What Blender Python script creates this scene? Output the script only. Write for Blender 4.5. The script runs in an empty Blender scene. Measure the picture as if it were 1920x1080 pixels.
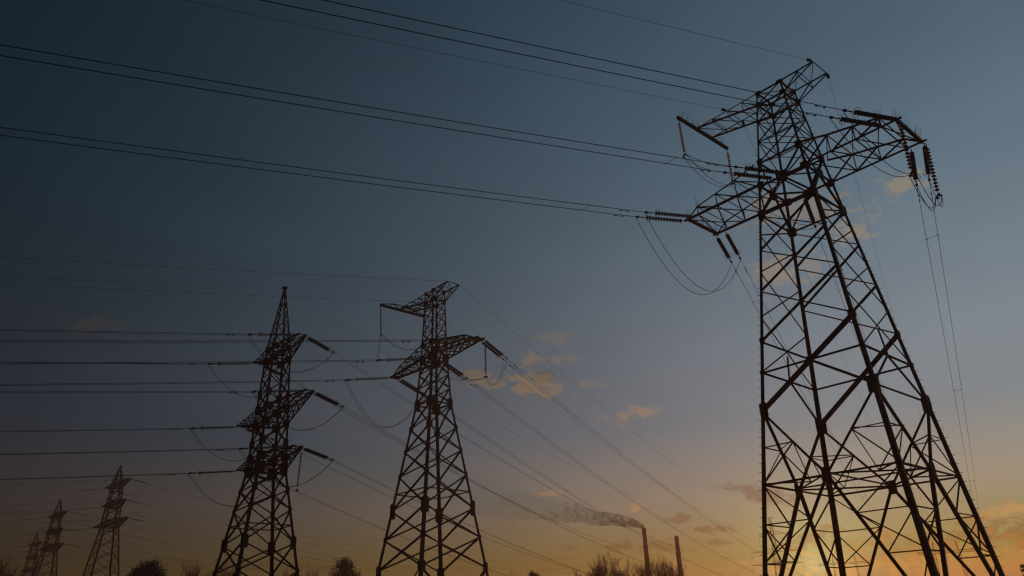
import bpy, math, random
from mathutils import Vector, Matrix, Quaternion
R = math.radians
rnd = random.Random(7)
scene = bpy.context.scene
COL = scene.collection

# ------------------------------------------------------------------ camera
F_PX, PITCH, ROLL, EYE = 1405.0, R(24.4), R(-2.0), Vector((0, 0, 1.6))
cf = Vector((0, math.cos(PITCH), math.sin(PITCH)))
cu0 = Vector((0, -math.sin(PITCH), math.cos(PITCH)))
cr0 = Vector((1, 0, 0))
cr = cr0 * math.cos(ROLL) + cu0 * math.sin(ROLL)
cu = cu0 * math.cos(ROLL) - cr0 * math.sin(ROLL)
cam_data = bpy.data.cameras.new('camera')
cam_data.sensor_fit = 'HORIZONTAL'
cam_data.sensor_width = 36.0
cam_data.lens = F_PX / 1920 * 36.0
cam_data.clip_start = 0.1
cam_data.clip_end = 20000
cam = bpy.data.objects.new('camera', cam_data)
COL.objects.link(cam)
mw = Matrix.Identity(4)
for i in range(3):
    mw[i][0], mw[i][1], mw[i][2], mw[i][3] = cr[i], cu[i], -cf[i], EYE[i]
cam.matrix_world = mw
scene.camera = cam

def bearing(x, y):
    """world direction of a point of the photograph (1920x1080), used to survey the place"""
    d = cf * F_PX + cr * (x - 960) + cu * (540 - y)
    return d.normalized()

def survey(x, y, dist):
    d = bearing(x, y)
    return EYE + d * (dist / math.hypot(d.x, d.y))

# ------------------------------------------------------------------ sun and sky
SUN = bearing(1530, 1068)
SUN_COL = (1.0, 0.26, 0.06)
sl = bpy.data.lights.new('sun', 'SUN')
sl.energy = 0.95
sl.angle = R(0.6)
sl.color = SUN_COL
so = bpy.data.objects.new('sun', sl)
COL.objects.link(so)
so.rotation_euler = SUN.to_track_quat('Z', 'Y').to_euler()
so.location = (60, 160, 60)

# dusk sky: colour by elevation, brighter towards the sunset quarter, a glow about the sun
SKY_K, SKY_AZ, GLOW_K = (3.0233, 3.2015, 2.8657), 0.7501, 0.0385
SKY_K1 = (0.6649, -0.6026, -0.3691)
GLOW = (0.00063, 0.26819, 0.15850)
SKY_STOPS = [(0, (0.01250, 0.00691, 0.00082)), (4, (0.01430, 0.01245, 0.00355)), (8, (0.01574, 0.01517, 0.01498)), (13, (0.00958, 0.01359, 0.01968)), (20, (0.00838, 0.01419, 0.02121)), (30, (0.00580, 0.01399, 0.02191)), (45, (0.00426, 0.01279, 0.02046))]
# clouds: photograph x, y, half width, half height, strength (positive: warm lit, negative: dark), tilt
CLOUDS = [
 (1692, 350, 36, 20, 1.0, -14), (1600, 430, 34, 24, .9, -10), (1495, 395, 95, 34, .8, -5), (1455, 508, 48, 30, .8, 0),
 (1520, 500, 22, 26, .5, 0), (1382, 541, 12, 7, .5, 0),
 (1038, 637, 40, 12, .5, -6), (1003, 672, 24, 20, .9, 10), (1043, 673, 14, 10, .6, 0), (1072, 673, 12, 8, .5, 0),
 (1000, 722, 60, 22, 1.25, 6), (905, 715, 62, 18, .95, 8), (1022, 706, 24, 14, -.5, 0),
 (1182, 774, 48, 13, .9, -4), (1163, 792, 14, 18, .5, 0), (1097, 721, 13, 9, .55, 0), (1126, 722, 10, 7, .4, 0),
 (165, 608, 48, 15, .6, 0), (745, 118, 18, 12, .15, 0),
 (1030, 927, 26, 8, .8, 0), (1200, 953, 20, 7, .8, -8), (1277, 971, 27, 9, -.85, -6), (1336, 992, 42, 8, -.95, 3),
 (1344, 1016, 28, 6, -.8, 4), (1180, 1025, 46, 8, -.85, 0), (1245, 1024, 44, 10, -.85, 3), (1070, 1025, 28, 6, -.7, 0),
 (1388, 914, 36, 10, -.8, 6), (1428, 926, 48, 15, -1.0, 14), (1470, 942, 34, 9, -.6, 10), (1520, 1010, 44, 12, -.8, -20),
 (1580, 1018, 70, 9, -.4, 0), (1900, 957, 44, 9, .8, -12),
 (1920, 995, 130, 24, -.95, -9), (1790, 1010, 150, 17, -.75, -8), (1690, 1032, 80, 13, -.6, -8),
 (1850, 1058, 270, 46, .75, -6),
 (330, 1051, 44, 6, -.55, 2), (462, 1061, 52, 8, -.6, 2), (572, 1063, 52, 8, -.6, 2), (940, 948, 60, 16, -.25, 6),
]

class NT:
    """small helper to write node trees"""
    def __init__(s, tree):
        s.t = tree
    def n(s, kind, **kw):
        nd = s.t.nodes.new(kind)
        for k, v in kw.items():
            setattr(nd, k, v)
        return nd
    def link(s, a, b):
        s.t.links.new(a, b)
    def put(s, sock, v):
        if isinstance(v, bpy.types.NodeSocket):
            s.link(v, sock)
        else:
            sock.default_value = v
    def m(s, op, a, b=None, c=None, clamp=False):
        nd = s.n('ShaderNodeMath', operation=op, use_clamp=clamp)
        s.put(nd.inputs[0], a)
        if b is not None: s.put(nd.inputs[1], b)
        if c is not None: s.put(nd.inputs[2], c)
        return nd.outputs[0]
    def vm(s, op, a, b=None, out=0):
        nd = s.n('ShaderNodeVectorMath', operation=op)
        s.put(nd.inputs[0], a)
        if b is not None: s.put(nd.inputs[1], b)
        return nd.outputs[out]
    def dot(s, a, b):
        return s.vm('DOT_PRODUCT', a, b, 'Value')

world = bpy.data.worlds.new('World')
scene.world = world
world.use_nodes = True
world.node_tree.nodes.clear()
w = NT(world.node_tree)
geo = w.n('ShaderNodeTexCoord')
D = w.vm('NORMALIZE', geo.outputs['Generated'])
sep = w.n('ShaderNodeSeparateXYZ'); w.link(D, sep.inputs[0])
elev = w.m('ARCSINE', sep.outputs['Z'])
ramp = w.n('ShaderNodeValToRGB')
w.link(w.m('DIVIDE', elev, R(45), clamp=True), ramp.inputs[0])
els = ramp.color_ramp.elements
SCALE_RAMP = 40.0
for i, (e, c) in enumerate(SKY_STOPS):
    el = els[i] if i < 2 else els.new(e / 45)
    el.position = e / 45
for el, (e, c) in zip(sorted(els, key=lambda q: q.position), SKY_STOPS):
    el.color = (c[0] * SCALE_RAMP, c[1] * SCALE_RAMP, c[2] * SCALE_RAMP, 1)
side = w.dot(D, (math.sin(SKY_AZ), math.cos(SKY_AZ), 0))
bright = w.n('ShaderNodeCombineXYZ')
for i in range(3):
    w.link(w.m('DIVIDE', w.m('EXPONENT', w.m('MULTIPLY', side, w.m('MULTIPLY_ADD', w.m('MINIMUM', elev, R(45)), SKY_K1[i], SKY_K[i]))), SCALE_RAMP), bright.inputs[i])
base = w.vm('MULTIPLY', ramp.outputs[0], bright.outputs[0])
theta = w.m('ARCCOSINE', w.m('MINIMUM', w.dot(D, tuple(SUN)), 0.999999))
gl = w.m('EXPONENT', w.m('DIVIDE', theta, -GLOW_K))
glow = w.vm('SCALE', GLOW); w.link(gl, glow.node.inputs['Scale'])
core = w.vm('SCALE', (.40, .25, .10)); w.link(w.m('EXPONENT', w.m('DIVIDE', theta, -.046)), core.node.inputs['Scale'])
sky0 = w.vm('ADD', w.vm('ADD', base, glow), core)
veil = w.n('ShaderNodeTexNoise', noise_dimensions='3D')      # faint uneven high haze
veil.inputs['Scale'].default_value = 2.6; veil.inputs['Detail'].default_value = 5; veil.inputs['Roughness'].default_value = .55
w.link(w.vm('MULTIPLY', D, (1, 1, 3.5)), veil.inputs['Vector'])
sky = w.vm('SCALE', sky0); w.link(w.m('MULTIPLY_ADD', veil.outputs['Fac'], .34, .83), sky.node.inputs['Scale'])
noi = w.n('ShaderNodeTexNoise', noise_dimensions='3D')
noi.inputs['Scale'].default_value = 52; noi.inputs['Detail'].default_value = 8; noi.inputs['Roughness'].default_value = .66; noi.inputs['Distortion'].default_value = .35
w.link(w.vm('MULTIPLY', D, (1, 1, 1.7)), noi.inputs['Vector'])
wob = w.m('MULTIPLY', w.m('SUBTRACT', noi.outputs['Fac'], .5), 4.0)
warm = dark = 0.0
for (x, y, a, b, s, tilt) in CLOUDS:
    c = bearing(x, y)
    rt = (cr - c * cr.dot(c)).normalized(); up = c.cross(rt) * -1
    if up.dot(cu) < 0: up = -up
    t = R(tilt); ex = rt * math.cos(t) - up * math.sin(t)
    ey = up * math.cos(t) + rt * math.sin(t)
    sx, sy = F_PX / (a * 1.2) * c.dot(cf), F_PX / (b * 1.25) * c.dot(cf)
    px_ = w.dot(D, tuple(ex * sx)); py_ = w.dot(D, tuple(ey * sy))
    r = w.m('SQRT', w.m('ADD', w.m('MULTIPLY', px_, px_), w.m('MULTIPLY', py_, py_)))
    front = w.m('GREATER_THAN', w.dot(D, tuple(c)), 0.5)
    m_ = w.m('MULTIPLY', w.m('SUBTRACT', w.m('ADD', wob, .76), r), 2.5, clamp=True)
    m_ = w.m('MULTIPLY', w.m('MULTIPLY', m_, front), abs(s) * .85)
    if s > 0: warm = m_ if warm == 0.0 else w.m('MAXIMUM', warm, m_)
    else: dark = m_ if dark == 0.0 else w.m('MAXIMUM', dark, m_)
def mixc(fac, a, b):
    nd = w.n('ShaderNodeMix', data_type='RGBA')
    w.put(nd.inputs[0], fac); w.put(nd.inputs[6], a); w.put(nd.inputs[7], b)
    return nd.outputs[2]
sky1 = mixc(w.m('MINIMUM', warm, 1.0), sky, w.vm('MULTIPLY', sky, (2.1, 1.24, .74)))
sky2 = mixc(w.m('MINIMUM', dark, 1.0), sky1, w.vm('MULTIPLY', sky1, (.62, .52, .49)))
bg = w.n('ShaderNodeBackground'); w.link(sky2, bg.inputs[0]); bg.inputs[1].default_value = 1.0
wo = w.n('ShaderNodeOutputWorld'); w.link(bg.outputs[0], wo.inputs[0])

scene.view_settings.view_transform = 'Standard'
scene.view_settings.look = 'None'
scene.view_settings.exposure = 0
scene.view_settings.gamma = 1
scene.view_settings.use_curve_mapping = False
scene.render.engine = 'CYCLES'
scene.cycles.max_bounces = 6
scene.cycles.volume_bounces = 0
scene.cycles.use_denoising = True
scene.cycles.pixel_filter_type = 'BLACKMAN_HARRIS'
scene.cycles.filter_width = 1.3

# ------------------------------------------------------------------ materials
def material(name, col, rough=.6, metal=0.0, var=.25, scale=3.0, spec=.4, col2=None, trans=0.0):
    m = bpy.data.materials.new(name); m.use_nodes = True
    t = NT(m.node_tree); b = m.node_tree.nodes['Principled BSDF']
    tc = t.n('ShaderNodeTexCoord'); nz = t.n('ShaderNodeTexNoise')
    nz.inputs['Scale'].default_value = scale; nz.inputs['Detail'].default_value = 5
    t.link(tc.outputs['Object'], nz.inputs['Vector'])
    cr_ = t.n('ShaderNodeValToRGB'); t.link(nz.outputs['Fac'], cr_.inputs[0])
    c2 = col2 or tuple(c * (1 - var) for c in col)
    e = cr_.color_ramp.elements
    e[0].position, e[1].position = .35, .65
    e[0].color = (*c2, 1); e[1].color = (*[min(1, c * (1 + var * .5)) for c in col], 1)
    oi = t.n('ShaderNodeObjectInfo')
    vr = t.vm('SCALE', cr_.outputs[0]); t.link(t.m('MULTIPLY_ADD', oi.outputs['Random'], .7, .65), vr.node.inputs['Scale'])
    t.link(vr, b.inputs['Base Color'])
    b.inputs['Roughness'].default_value = rough; b.inputs['Metallic'].default_value = metal
    b.inputs['Specular IOR Level'].default_value = spec
    if trans: b.inputs['Transmission Weight'].default_value = trans
    return m
M_STEEL = material('galvanised_steel', (.125, .10, .09), .7, .15, .3, 2.0, spec=.2, col2=(.14, .065, .038))
M_STEEL2 = material('weathered_steel', (.11, .095, .09), .7, .15, .3, 1.5, spec=.2, col2=(.10, .06, .045))
M_WIRE = material('aluminium_cable', (.07, .07, .07), .6, .3, .2, 8, spec=.2)
M_GLASS = material('insulator_glass', (.09, .13, .155), .45, 0, .15, 5, .25, trans=.1)
M_FIT = material('forged_fitting', (.07, .065, .06), .65, .3, .25, 12, spec=.2)
M_CONC = material('concrete', (.34, .32, .30), .9, 0, .2, 2)
M_CHIM = material('chimney_brick', (.42, .12, .06), .9, 0, .3, .8)
M_CHIMB = material('chimney_band', (.30, .22, .18), .9, 0, .2, 1)
M_BARK = material('bark', (.09, .065, .045), .9, 0, .3, 4)
M_TWIG = material('twigs', (.20, .085, .045), .9, 0, .3, 3)
M_LEAF = material('foliage', (.045, .06, .03), .8, 0, .35, 2)
M_NEED = material('needles', (.03, .05, .03), .8, 0, .35, 2)
M_GRASS = material('field_grass', (.07, .075, .035), .95, 0, .4, .15, col2=(.10, .075, .04))

# ------------------------------------------------------------------ object helpers
def link(name, me, parent=None, mat=None, kind=None):
    o = bpy.data.objects.new(name, me); COL.objects.link(o)
    if mat is not None and me is not None and not me.materials: me.materials.append(mat)
    if parent is not None: o.parent = parent
    if kind: o['kind'] = kind
    return o
def tag(o, label, cat, group=None):
    o['label'] = label; o['category'] = cat
    if group: o['group'] = group
    return o
def empty(name, loc=(0, 0, 0), rz=0.0, parent=None):
    o = bpy.data.objects.new(name, None); COL.objects.link(o)
    o.empty_display_size = .3; o.location = loc; o.rotation_euler = (0, 0, rz)
    if parent is not None: o.parent = parent
    return o
def mesh(name, vs, fs, smooth=False):
    me = bpy.data.meshes.new(name); me.from_pydata([tuple(v) for v in vs], [], fs); me.update()
    if smooth:
        me.polygons.foreach_set('use_smooth', [True] * len(me.polygons))
    return me

class Geo:
    """vertices and faces of one mesh"""
    def __init__(s): s.v = []; s.f = []
    def add(s, vs, fs):
        k = len(s.v); s.v += [tuple(x) for x in vs]; s.f += [tuple(i + k for i in f) for f in fs]
    def angle(s, p0, p1, size, t, n, off=0.0, flip=1):
        """steel angle from p0 to p1, one flange in the plane whose outward normal is n"""
        p0, p1, n = Vector(p0), Vector(p1), Vector(n)
        ax = (p1 - p0)
        if ax.length < 1e-4: return s
        ax.normalize()
        b = n - ax * n.dot(ax)
        if b.length < 1e-3: b = Vector((0, 0, 1)) - ax * ax.z
        if b.length < 1e-3: b = Vector((1, 0, 0))
        b.normalize(); a = b.cross(ax) * flip; b = -b
        sh = a * (-size / 2) + b * off
        pr = [(0, 0), (size, 0), (size, t), (t, t), (t, size), (0, size)]
        vs = [p + sh + a * x + b * y for p in (p0, p1) for x, y in pr]
        fs = [(i, (i + 1) % 6, (i + 1) % 6 + 6, i + 6) for i in range(6)] + [(5, 4, 3, 2, 1, 0), (6, 7, 8, 9, 10, 11)]
        s.add(vs, fs); return s
    def corner(s, pts, sizes, t, da, db):
        """leg angle through pts with flanges along da and db"""
        da, db = Vector(da), Vector(db); n = len(pts); vs = []
        for p, sz in zip(pts, sizes):
            p = Vector(p)
            vs += [p + da * x + db * y for x, y in ((0, 0), (sz, 0), (sz, t), (t, t), (t, sz), (0, sz))]
        fs = []
        for k in range(n - 1):
            fs += [(k * 6 + i, k * 6 + (i + 1) % 6, k * 6 + 6 + (i + 1) % 6, k * 6 + 6 + i) for i in range(6)]
        fs += [(5, 4, 3, 2, 1, 0), tuple((n - 1) * 6 + i for i in range(6))]
        s.add(vs, fs); return s
    def box(s, c, ex, ey, ez):
        c, ex, ey, ez = Vector(c), Vector(ex), Vector(ey), Vector(ez)
        vs = [c + ex * i + ey * j + ez * k for k in (-1, 1) for j in (-1, 1) for i in (-1, 1)]
        s.add(vs, [(0, 2, 3, 1), (4, 5, 7, 6), (0, 1, 5, 4), (2, 6, 7, 3), (0, 4, 6, 2), (1, 3, 7, 5)]); return s
    def plate(s, c, a, b, n, wa, hb, t=.012):
        """gusset plate with cut corners"""
        c, a, b, n = Vector(c), Vector(a), Vector(b), Vector(n)
        q = .74
        pr = [(-wa, -hb * q), (-wa * q, -hb), (wa * q, -hb), (wa, -hb * q), (wa, hb * q), (wa * q, hb), (-wa * q, hb), (-wa, hb * q)]
        vs = [c + a * x + b * y + n * z for z in (-t / 2, t / 2) for x, y in pr]
        fs = [tuple(range(7, -1, -1)), tuple(range(8, 16))] + [(i, (i + 1) % 8, (i + 1) % 8 + 8, i + 8) for i in range(8)]
        s.add(vs, fs); return s
    def tube(s, pts, radii, k=6, cap=True):
        pts = [Vector(p) for p in pts]; n = len(pts)
        if not isinstance(radii, (list, tuple)): radii = [radii] * n
        ref = Vector((0, 0, 1)); base = len(s.v); vs = []
        for i, p in enumerate(pts):
            d = pts[min(i + 1, n - 1)] - pts[max(i - 1, 0)]
            d = d.normalized() if d.length > 1e-9 else Vector((0, 0, 1))
            r_ = ref if abs(d.dot(ref)) < .95 else Vector((1, 0, 0))
            a = d.cross(r_).normalized(); b = a.cross(d)
            vs += [p + (a * math.cos(2 * math.pi * j / k) + b * math.sin(2 * math.pi * j / k)) * radii[i] for j in range(k)]
        fs = [(i * k + j, i * k + (j + 1) % k, (i + 1) * k + (j + 1) % k, (i + 1) * k + j) for i in range(n - 1) for j in range(k)]
        if cap: fs += [tuple(range(k - 1, -1, -1)), tuple((n - 1) * k + j for j in range(k))]
        s.add(vs, fs); return s
    def lathe(s, prof, k=12, ax='z'):
        n = len(prof); vs = []
        for r_, z in prof:
            vs += [(r_ * math.cos(2 * math.pi * j / k), r_ * math.sin(2 * math.pi * j / k), z) for j in range(k)]
        fs = [(i * k + j, i * k + (j + 1) % k, (i + 1) * k + (j + 1) % k, (i + 1) * k + j) for i in range(n - 1) for j in range(k)]
        s.add(vs, fs); return s
    def torus(s, R_, r_, c=(0, 0, 0), k=20, q=5):
        c = Vector(c); vs = []
        for i in range(k):
            a = 2 * math.pi * i / k
            for j in range(q):
                b = 2 * math.pi * j / q
                vs.append(c + Vector(((R_ + r_ * math.cos(b)) * math.cos(a), (R_ + r_ * math.cos(b)) * math.sin(a), r_ * math.sin(b))))
        fs = [(i * q + j, ((i + 1) % k) * q + j, ((i + 1) % k) * q + (j + 1) % q, i * q + (j + 1) % q) for i in range(k) for j in range(q)]
        s.add(vs, fs); return s
    def obj(s, name, parent, mat, kind=None, smooth=False):
        return link(name, mesh(name, s.v, s.f, smooth), parent, mat, kind)

# ------------------------------------------------------------------ ground
g = Geo(); N = 24; S_ = 3000.0
gv = [(-S_ + 2 * S_ * i / N, -S_ + 2 * S_ * j / N, 0) for j in range(N + 1) for i in range(N + 1)]
g.add(gv, [(j * (N + 1) + i, j * (N + 1) + i + 1, (j + 1) * (N + 1) + i + 1, (j + 1) * (N + 1) + i) for j in range(N) for i in range(N)])
g.obj('ground', None, M_GRASS, 'structure')

# ------------------------------------------------------------------ lattice towers
SU = {'A': -1, 'B': 1, 'C': -1, 'D': 1}
SV = {'A': -1, 'B': -1, 'C': 1, 'D': 1}
FACES = [('A', 'C', Vector((-1, 0, 0))), ('C', 'D', Vector((0, -1, 0))), ('B', 'D', Vector((1, 0, 0))), ('A', 'B', Vector((0, 1, 0)))]
def L(u, v, z): return Vector((u, -v, z))          # u along the line, v along the crossarm

class Tower:
    def __init__(s, name, X, Y, yaw, prof, mat=M_STEEL):
        s.o = empty(name, (X, Y, 0), yaw); s.X, s.Y, s.yaw, s.prof, s.mat = X, Y, yaw, prof, mat
        s.join = None
    def w(s, z):
        p = s.prof
        for (z0, w0), (z1, w1) in zip(p, p[1:]):
            if z <= z1 or (z1, w1) == p[-1]:
                return w0 + (w1 - w0) * (z - z0) / (z1 - z0)
    def P(s, leg, z):
        q = s.w(z); return L(SU[leg] * q, SV[leg] * q, z)
    def W(s, u, v, z):
        c, n = math.cos(s.yaw), math.sin(s.yaw)
        return Vector((s.X + u * c + v * n, s.Y + u * n - v * c, z))
    def brace(s, p0, p1, size, n, off=0.0, name='brace', parent=None, flip=1):
        if s.join is not None: s.join.angle(p0, p1, size, max(.01, size * .14), n, off, flip); return
        Geo().angle(p0, p1, size, max(.01, size * .14), n, off, flip).obj(name, parent or s.o, s.mat)
    def legs(s, zs, sizes, ztop=None):
        for lg in 'ABCD':
            pts = [s.P(lg, z) for z in zs]
            Geo().corner(pts, sizes, sizes[0] * .12, (-SU[lg], 0, 0), (0, SV[lg], 0)).obj('leg', s.o, s.mat)
            f = s.P(lg, 0)
            Geo().box(f + Vector((0, 0, .2)), (.55, 0, 0), (0, .55, 0), (0, 0, .3)).obj('footing', s.o, M_CONC)
    def xpanel(s, f, z0, z1, s1, s2):
        a, b, n = f
        s.brace(s.P(a, z0), s.P(b, z1), s1, n, .012)
        s.brace(s.P(a, z1), s.P(b, z0), s2, n, .012 + s1 * .16, flip=-1)
    def ring(s, z, size, faces=FACES):
        for a, b, n in faces: s.brace(s.P(a, z), s.P(b, z), size, n, .03)
    def gusset(s, lg, z, wa, hb):
        p = s.P(lg, z)
        for (n, a) in ((Vector((SU[lg], 0, 0)), Vector((0, SV[lg], 0))), (Vector((0, -SV[lg], 0)), Vector((-SU[lg], 0, 0)))):
            gg = Geo().plate(p + a * wa * .75 + n * .012, a, Vector((0, 0, 1)), n, wa, hb)
            gg.obj('gusset_plate', s.o, s.mat)
    def facegusset(s, f, p, wa, hb):
        n = f[2]; a = Vector((0, 0, 1)).cross(n)
        Geo().plate(Vector(p) + n * .02, a, Vector((0, 0, 1)), n, wa, hb).obj('gusset_plate', s.o, s.mat)
    def arm(s, sg, nodes, uw, zb, zt, big, small, bottom_diag=True, closed=True, vert=True, over=0.0, end=True):
        """truss crossarm on side sg; nodes = distances along the arm; uw, zb, zt = functions of that distance"""
        a = empty('crossarm', parent=s.o) if s.join is None else None
        def m(p, q, size, n, off=0.0, name='brace', flip=1): s.brace(p, q, size, n, off, name, a, flip)
        for su in (-1, 1):
            n = Vector((su, 0, 0))
            B = [L(su * uw(v), sg * v, zb(v)) for v in nodes]; T = [L(su * uw(v), sg * v, zt(v)) for v in nodes]
            tip = B[-1] + (B[-1] - B[-2]).normalized() * over
            m(B[0], tip, big, (0, 0, -1), 0, 'bottom_chord')
            for i in range(len(nodes) - 1):
                m(T[i], T[i + 1], big * .75, n, 0, 'top_chord')
            if vert:
                for i in range(1, len(nodes) - (1 if closed else 0)):
                    m(T[i], B[i], small, n, .015)
            for i in range(1, len(nodes)):
                if (T[i] - B[i]).length > .08: m(T[i], B[i - 1], small * 1.15, n, .02 + small * .16, flip=-1)
        for i, v in enumerate(nodes):
            if i == 0: continue
            q = L(-uw(v), sg * v, zb(v)); p = L(uw(v), sg * v, zb(v)); dz = Vector((0, 0, .02))
            m(q, p, small * 1.2, (0, 0, -1), .02)
            if zt(v) - zb(v) > .1: m(L(-uw(v), sg * v, zt(v)), L(uw(v), sg * v, zt(v)), small, (0, 0, 1), .02)
            v0 = nodes[i - 1]
            if bottom_diag:
                m(L(-uw(v0), sg * v0, zb(v0)), L(uw(v), sg * v, zb(v)), small * 1.25, (0, 0, -1), .02 + small * .3)
            m(L(uw(v0), sg * v0, zt(v0)), L(-uw(v), sg * v, zt(v)), small * .8, (0, 0, 1), .03)
        return a
    def spikes(s, parent, pts, hgt, seed):
        """bird spikes standing on an arm"""
        rr = random.Random(seed); g_ = Geo()
        for p in pts:
            for k in range(7):
                d = Vector((rr.uniform(-.45, .45), rr.uniform(-.45, .45), 1)).normalized()
                p0 = Vector(p) + Vector((rr.uniform(-.12, .12), rr.uniform(-.12, .12), 0))
                g_.tube([p0, p0 + d * hgt * rr.uniform(.5, 1.0)], [.007, .004], 3)
        g_.obj('bird_spikes', parent, s.mat, 'stuff')

def lin_(v0, a, v1, b):
    return lambda v: a + (b - a) * (v - v0) / (v1 - v0)

# ---- anchor angle tower with a bayonet top (types of the large and the middle tower)
def bayonet_head(T, zub, ztop, vpk, vend, s_ch, s_br, beam_u0, beam_u1, beam, truss):
    wt, wb = T.w(ztop), T.w(zub)
    # left side arm that carries the jumper beam, right side earth wire peak
    uw = lambda v: wt
    nl = [wt, wt + (vpk - wt) * .5, vpk, vpk + (vend - vpk) * .5, vend]
    aL = T.arm(-1, nl, uw, lin_(wb, zub, vend, ztop - .06), lambda v: ztop, s_ch, s_br, False, True)
    nr = [wt, wt + (vpk - wt) * .52, vpk]
    T.arm(1, nr, uw, lin_(wb, zub, vpk, ztop - .05), lambda v: ztop, s_ch, s_br, False, True)
    g_ = Geo(); vb = vend + .12
    g_.box(L((beam_u0 + beam_u1) / 2, -vb, ztop - .03), ((beam_u1 - beam_u0) / 2, 0, 0), (0, beam, 0), (0, 0, beam * 1.05))
    b = g_.obj('jumper_beam', T.o, T.mat)
    if truss:
        zc = ztop + .55; c0, c1 = L(beam_u0 + 1.9, -vb, zc), L(beam_u1 - 1.9, -vb, zc)
        for p, q in ((L(beam_u0, -vb, ztop + .08), c0), (c0, c1), (c1, L(beam_u1, -vb, ztop + .08)), (c0, L(beam_u0 + 1.0, -vb, ztop)),
                     (c0, L(beam_u0 + 2.6, -vb, ztop)), (c1, L(beam_u1 - 1.0, -vb, ztop)), (c1, L(beam_u1 - 2.6, -vb, ztop))):
            Geo().angle(p, q, .09, .012, (0, 1, 0)).obj('brace', T.o, T.mat)
    return aL, b

yaw1 = R(41.86)
T1 = Tower('lattice_tower', 16.295, 36.53, yaw1, [(0, 4.13), (22.11, 1.672), (30.55, .812)])
tag(T1.o, 'tallest and nearest steel lattice pylon, standing large at the edge by the setting sun', 'pylon', 'pylons of the power lines')
T1.legs([0, 7.44, 11.04, 22.11, 25.56, 30.6], [.255, .225, .195, .135, .11, .085])
Z = [22.11, 19.96, 17.53, 14.71, 11.04]
FAC, FCD, FBD, FAB = FACES
for i in range(4):
    thick = [.095, .10, .11, .19][i]
    for f in (FAC, FBD): T1.xpanel(f, Z[i + 1], Z[i], thick, [.065, .07, .075, .105][i])
ZM = [22.11, 20.9, 18.65, 16.05, 13.02]
for i in range(1, 4):
    for f in (FCD, FAB): T1.xpanel(f, ZM[i + 1], ZM[i], .078, .066)
for f in (FCD, FAB): T1.xpanel(f, ZM[1], ZM[0], .065, .065)
T1.ring(13.02, .085)
for f in (FCD, FAB):
    a, b, n = f
    mid = (T1.P(a, 13.02) + T1.P(b, 13.02)) / 2; xc = (T1.P(a, 14.4) + T1.P(b, 14.4)) / 2
    T1.brace(xc, mid, .07, n, .03)
    for q in (a, b): T1.brace(mid, T1.P(q, 11.04), .08, n, .05)
# big K frames of the base
HD = 7.44
MID = {}
for f in FACES:
    a, b, n = f
    M_ = (T1.P(a, HD) + T1.P(b, HD)) / 2; MID[f[0] + f[1]] = M_
    for q in (a, b):
        leg = lambda z: T1.P(q, z)
        T1.brace(leg(11.04), M_, .118, n, .03)
        T1.brace(leg(HD), M_, .092, n, .05)
        foot = leg(.45)
        T1.brace(M_, foot, .155, n, .03)
        km = (leg(11.04) + M_) / 2
        T1.brace(leg((11.04 + HD) / 2), km, .05, n, .06); T1.brace(leg(HD), km, .058, n, .07)
        kp = lambda z: M_.lerp(foot, (HD - z) / (HD - .45))
        for z0, z1 in ((HD, 5.63), (5.63, 3.9), (3.9, 2.2)):
            T1.brace(leg(z0), kp(z1), .06, n, .06)
            T1.brace(leg(z1), kp(z1), .052, n, .07)
        T1.brace(kp(5.63), leg(3.9), .055, n, .09)
    T1.facegusset(f, M_, .22, .34)
order = ['AC', 'CD', 'BD', 'AB']
for i in range(4):
    p, q = MID[order[i]], MID[order[(i + 1) % 4]]
    T1.brace(p, q, .078, (0, 0, -1), .02)
    inner = (p + q) / 2
    lg = (set(order[i]) & set(order[(i + 1) % 4])).pop()
    for M_ in (p, q):
        T1.brace((T1.P(lg, 11.04) + M_) / 2, inner, .05, (0, 0, -1), .04)
    T1.brace((T1.P(lg, 11.04) + p) / 2, (T1.P(lg, 11.04) + q) / 2, .05, (0, 0, -1), .04)
    T1.brace(T1.P(lg, HD), inner, .06, (0, 0, -1), .05)
T1.brace(MID['AC'], MID['BD'], .08, (0, 0, -1), .06)
T1.brace(MID['AB'], MID['CD'], .08, (0, 0, -1), .09)
# waist that takes the lower crossarm
L1z, L2z, L3z = 22.11, 24.01, 25.56
for f in FACES:
    a, b, n = f
    M_ = (T1.P(a, L2z) + T1.P(b, L2z)) / 2; MID['w' + a + b] = M_
    for q in (a, b):
        T1.brace(M_, T1.P(q, L1z), .11, n, .03); T1.brace(M_, T1.P(q, L3z), .09, n, .05)
    T1.facegusset(f, M_, .34, .30)
for i in range(4): T1.brace(MID['w' + order[i]], MID['w' + order[(i + 1) % 4]], .09, (0, 0, -1), .02)
T1.ring(L1z, .085); T1.ring(L2z, .10); T1.ring(L3z, .085)
for z0, z1 in ((25.56, 27.0), (27.0, 28.4), (28.4, 29.63)):
    for f in FACES: T1.xpanel(f, z0, z1, .062, .055)
T1.ring(27.0, .05); T1.ring(28.4, .05); T1.ring(29.63, .09); T1.ring(30.5, .08)
for f in FACES: T1.xpanel(f, 29.63, 30.5, .055, .05)
for lg in 'ABCD':
    for z, a, b in ((11.04, .22, .40), (L1z, .21, .28), (L2z, .20, .24), (L3z, .17, .22), (29.63, .15, .17), (30.45, .17, .14), (14.71, .15, .2), (13.02, .1, .13)):
        T1.gusset(lg, z, a, b)
uw1 = lambda v: 1.5
zt1 = lambda v: (25.52 + (25.12 - 25.52) * (v - 1.3) / 1.58 if v < 2.88 else 25.12 - .184 * (v - 2.88) if v < 5.61 else 24.62 - (v - 5.6) * .78)
n1 = [1.45, 2.88, 4.24, 5.6, 6.32]
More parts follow.
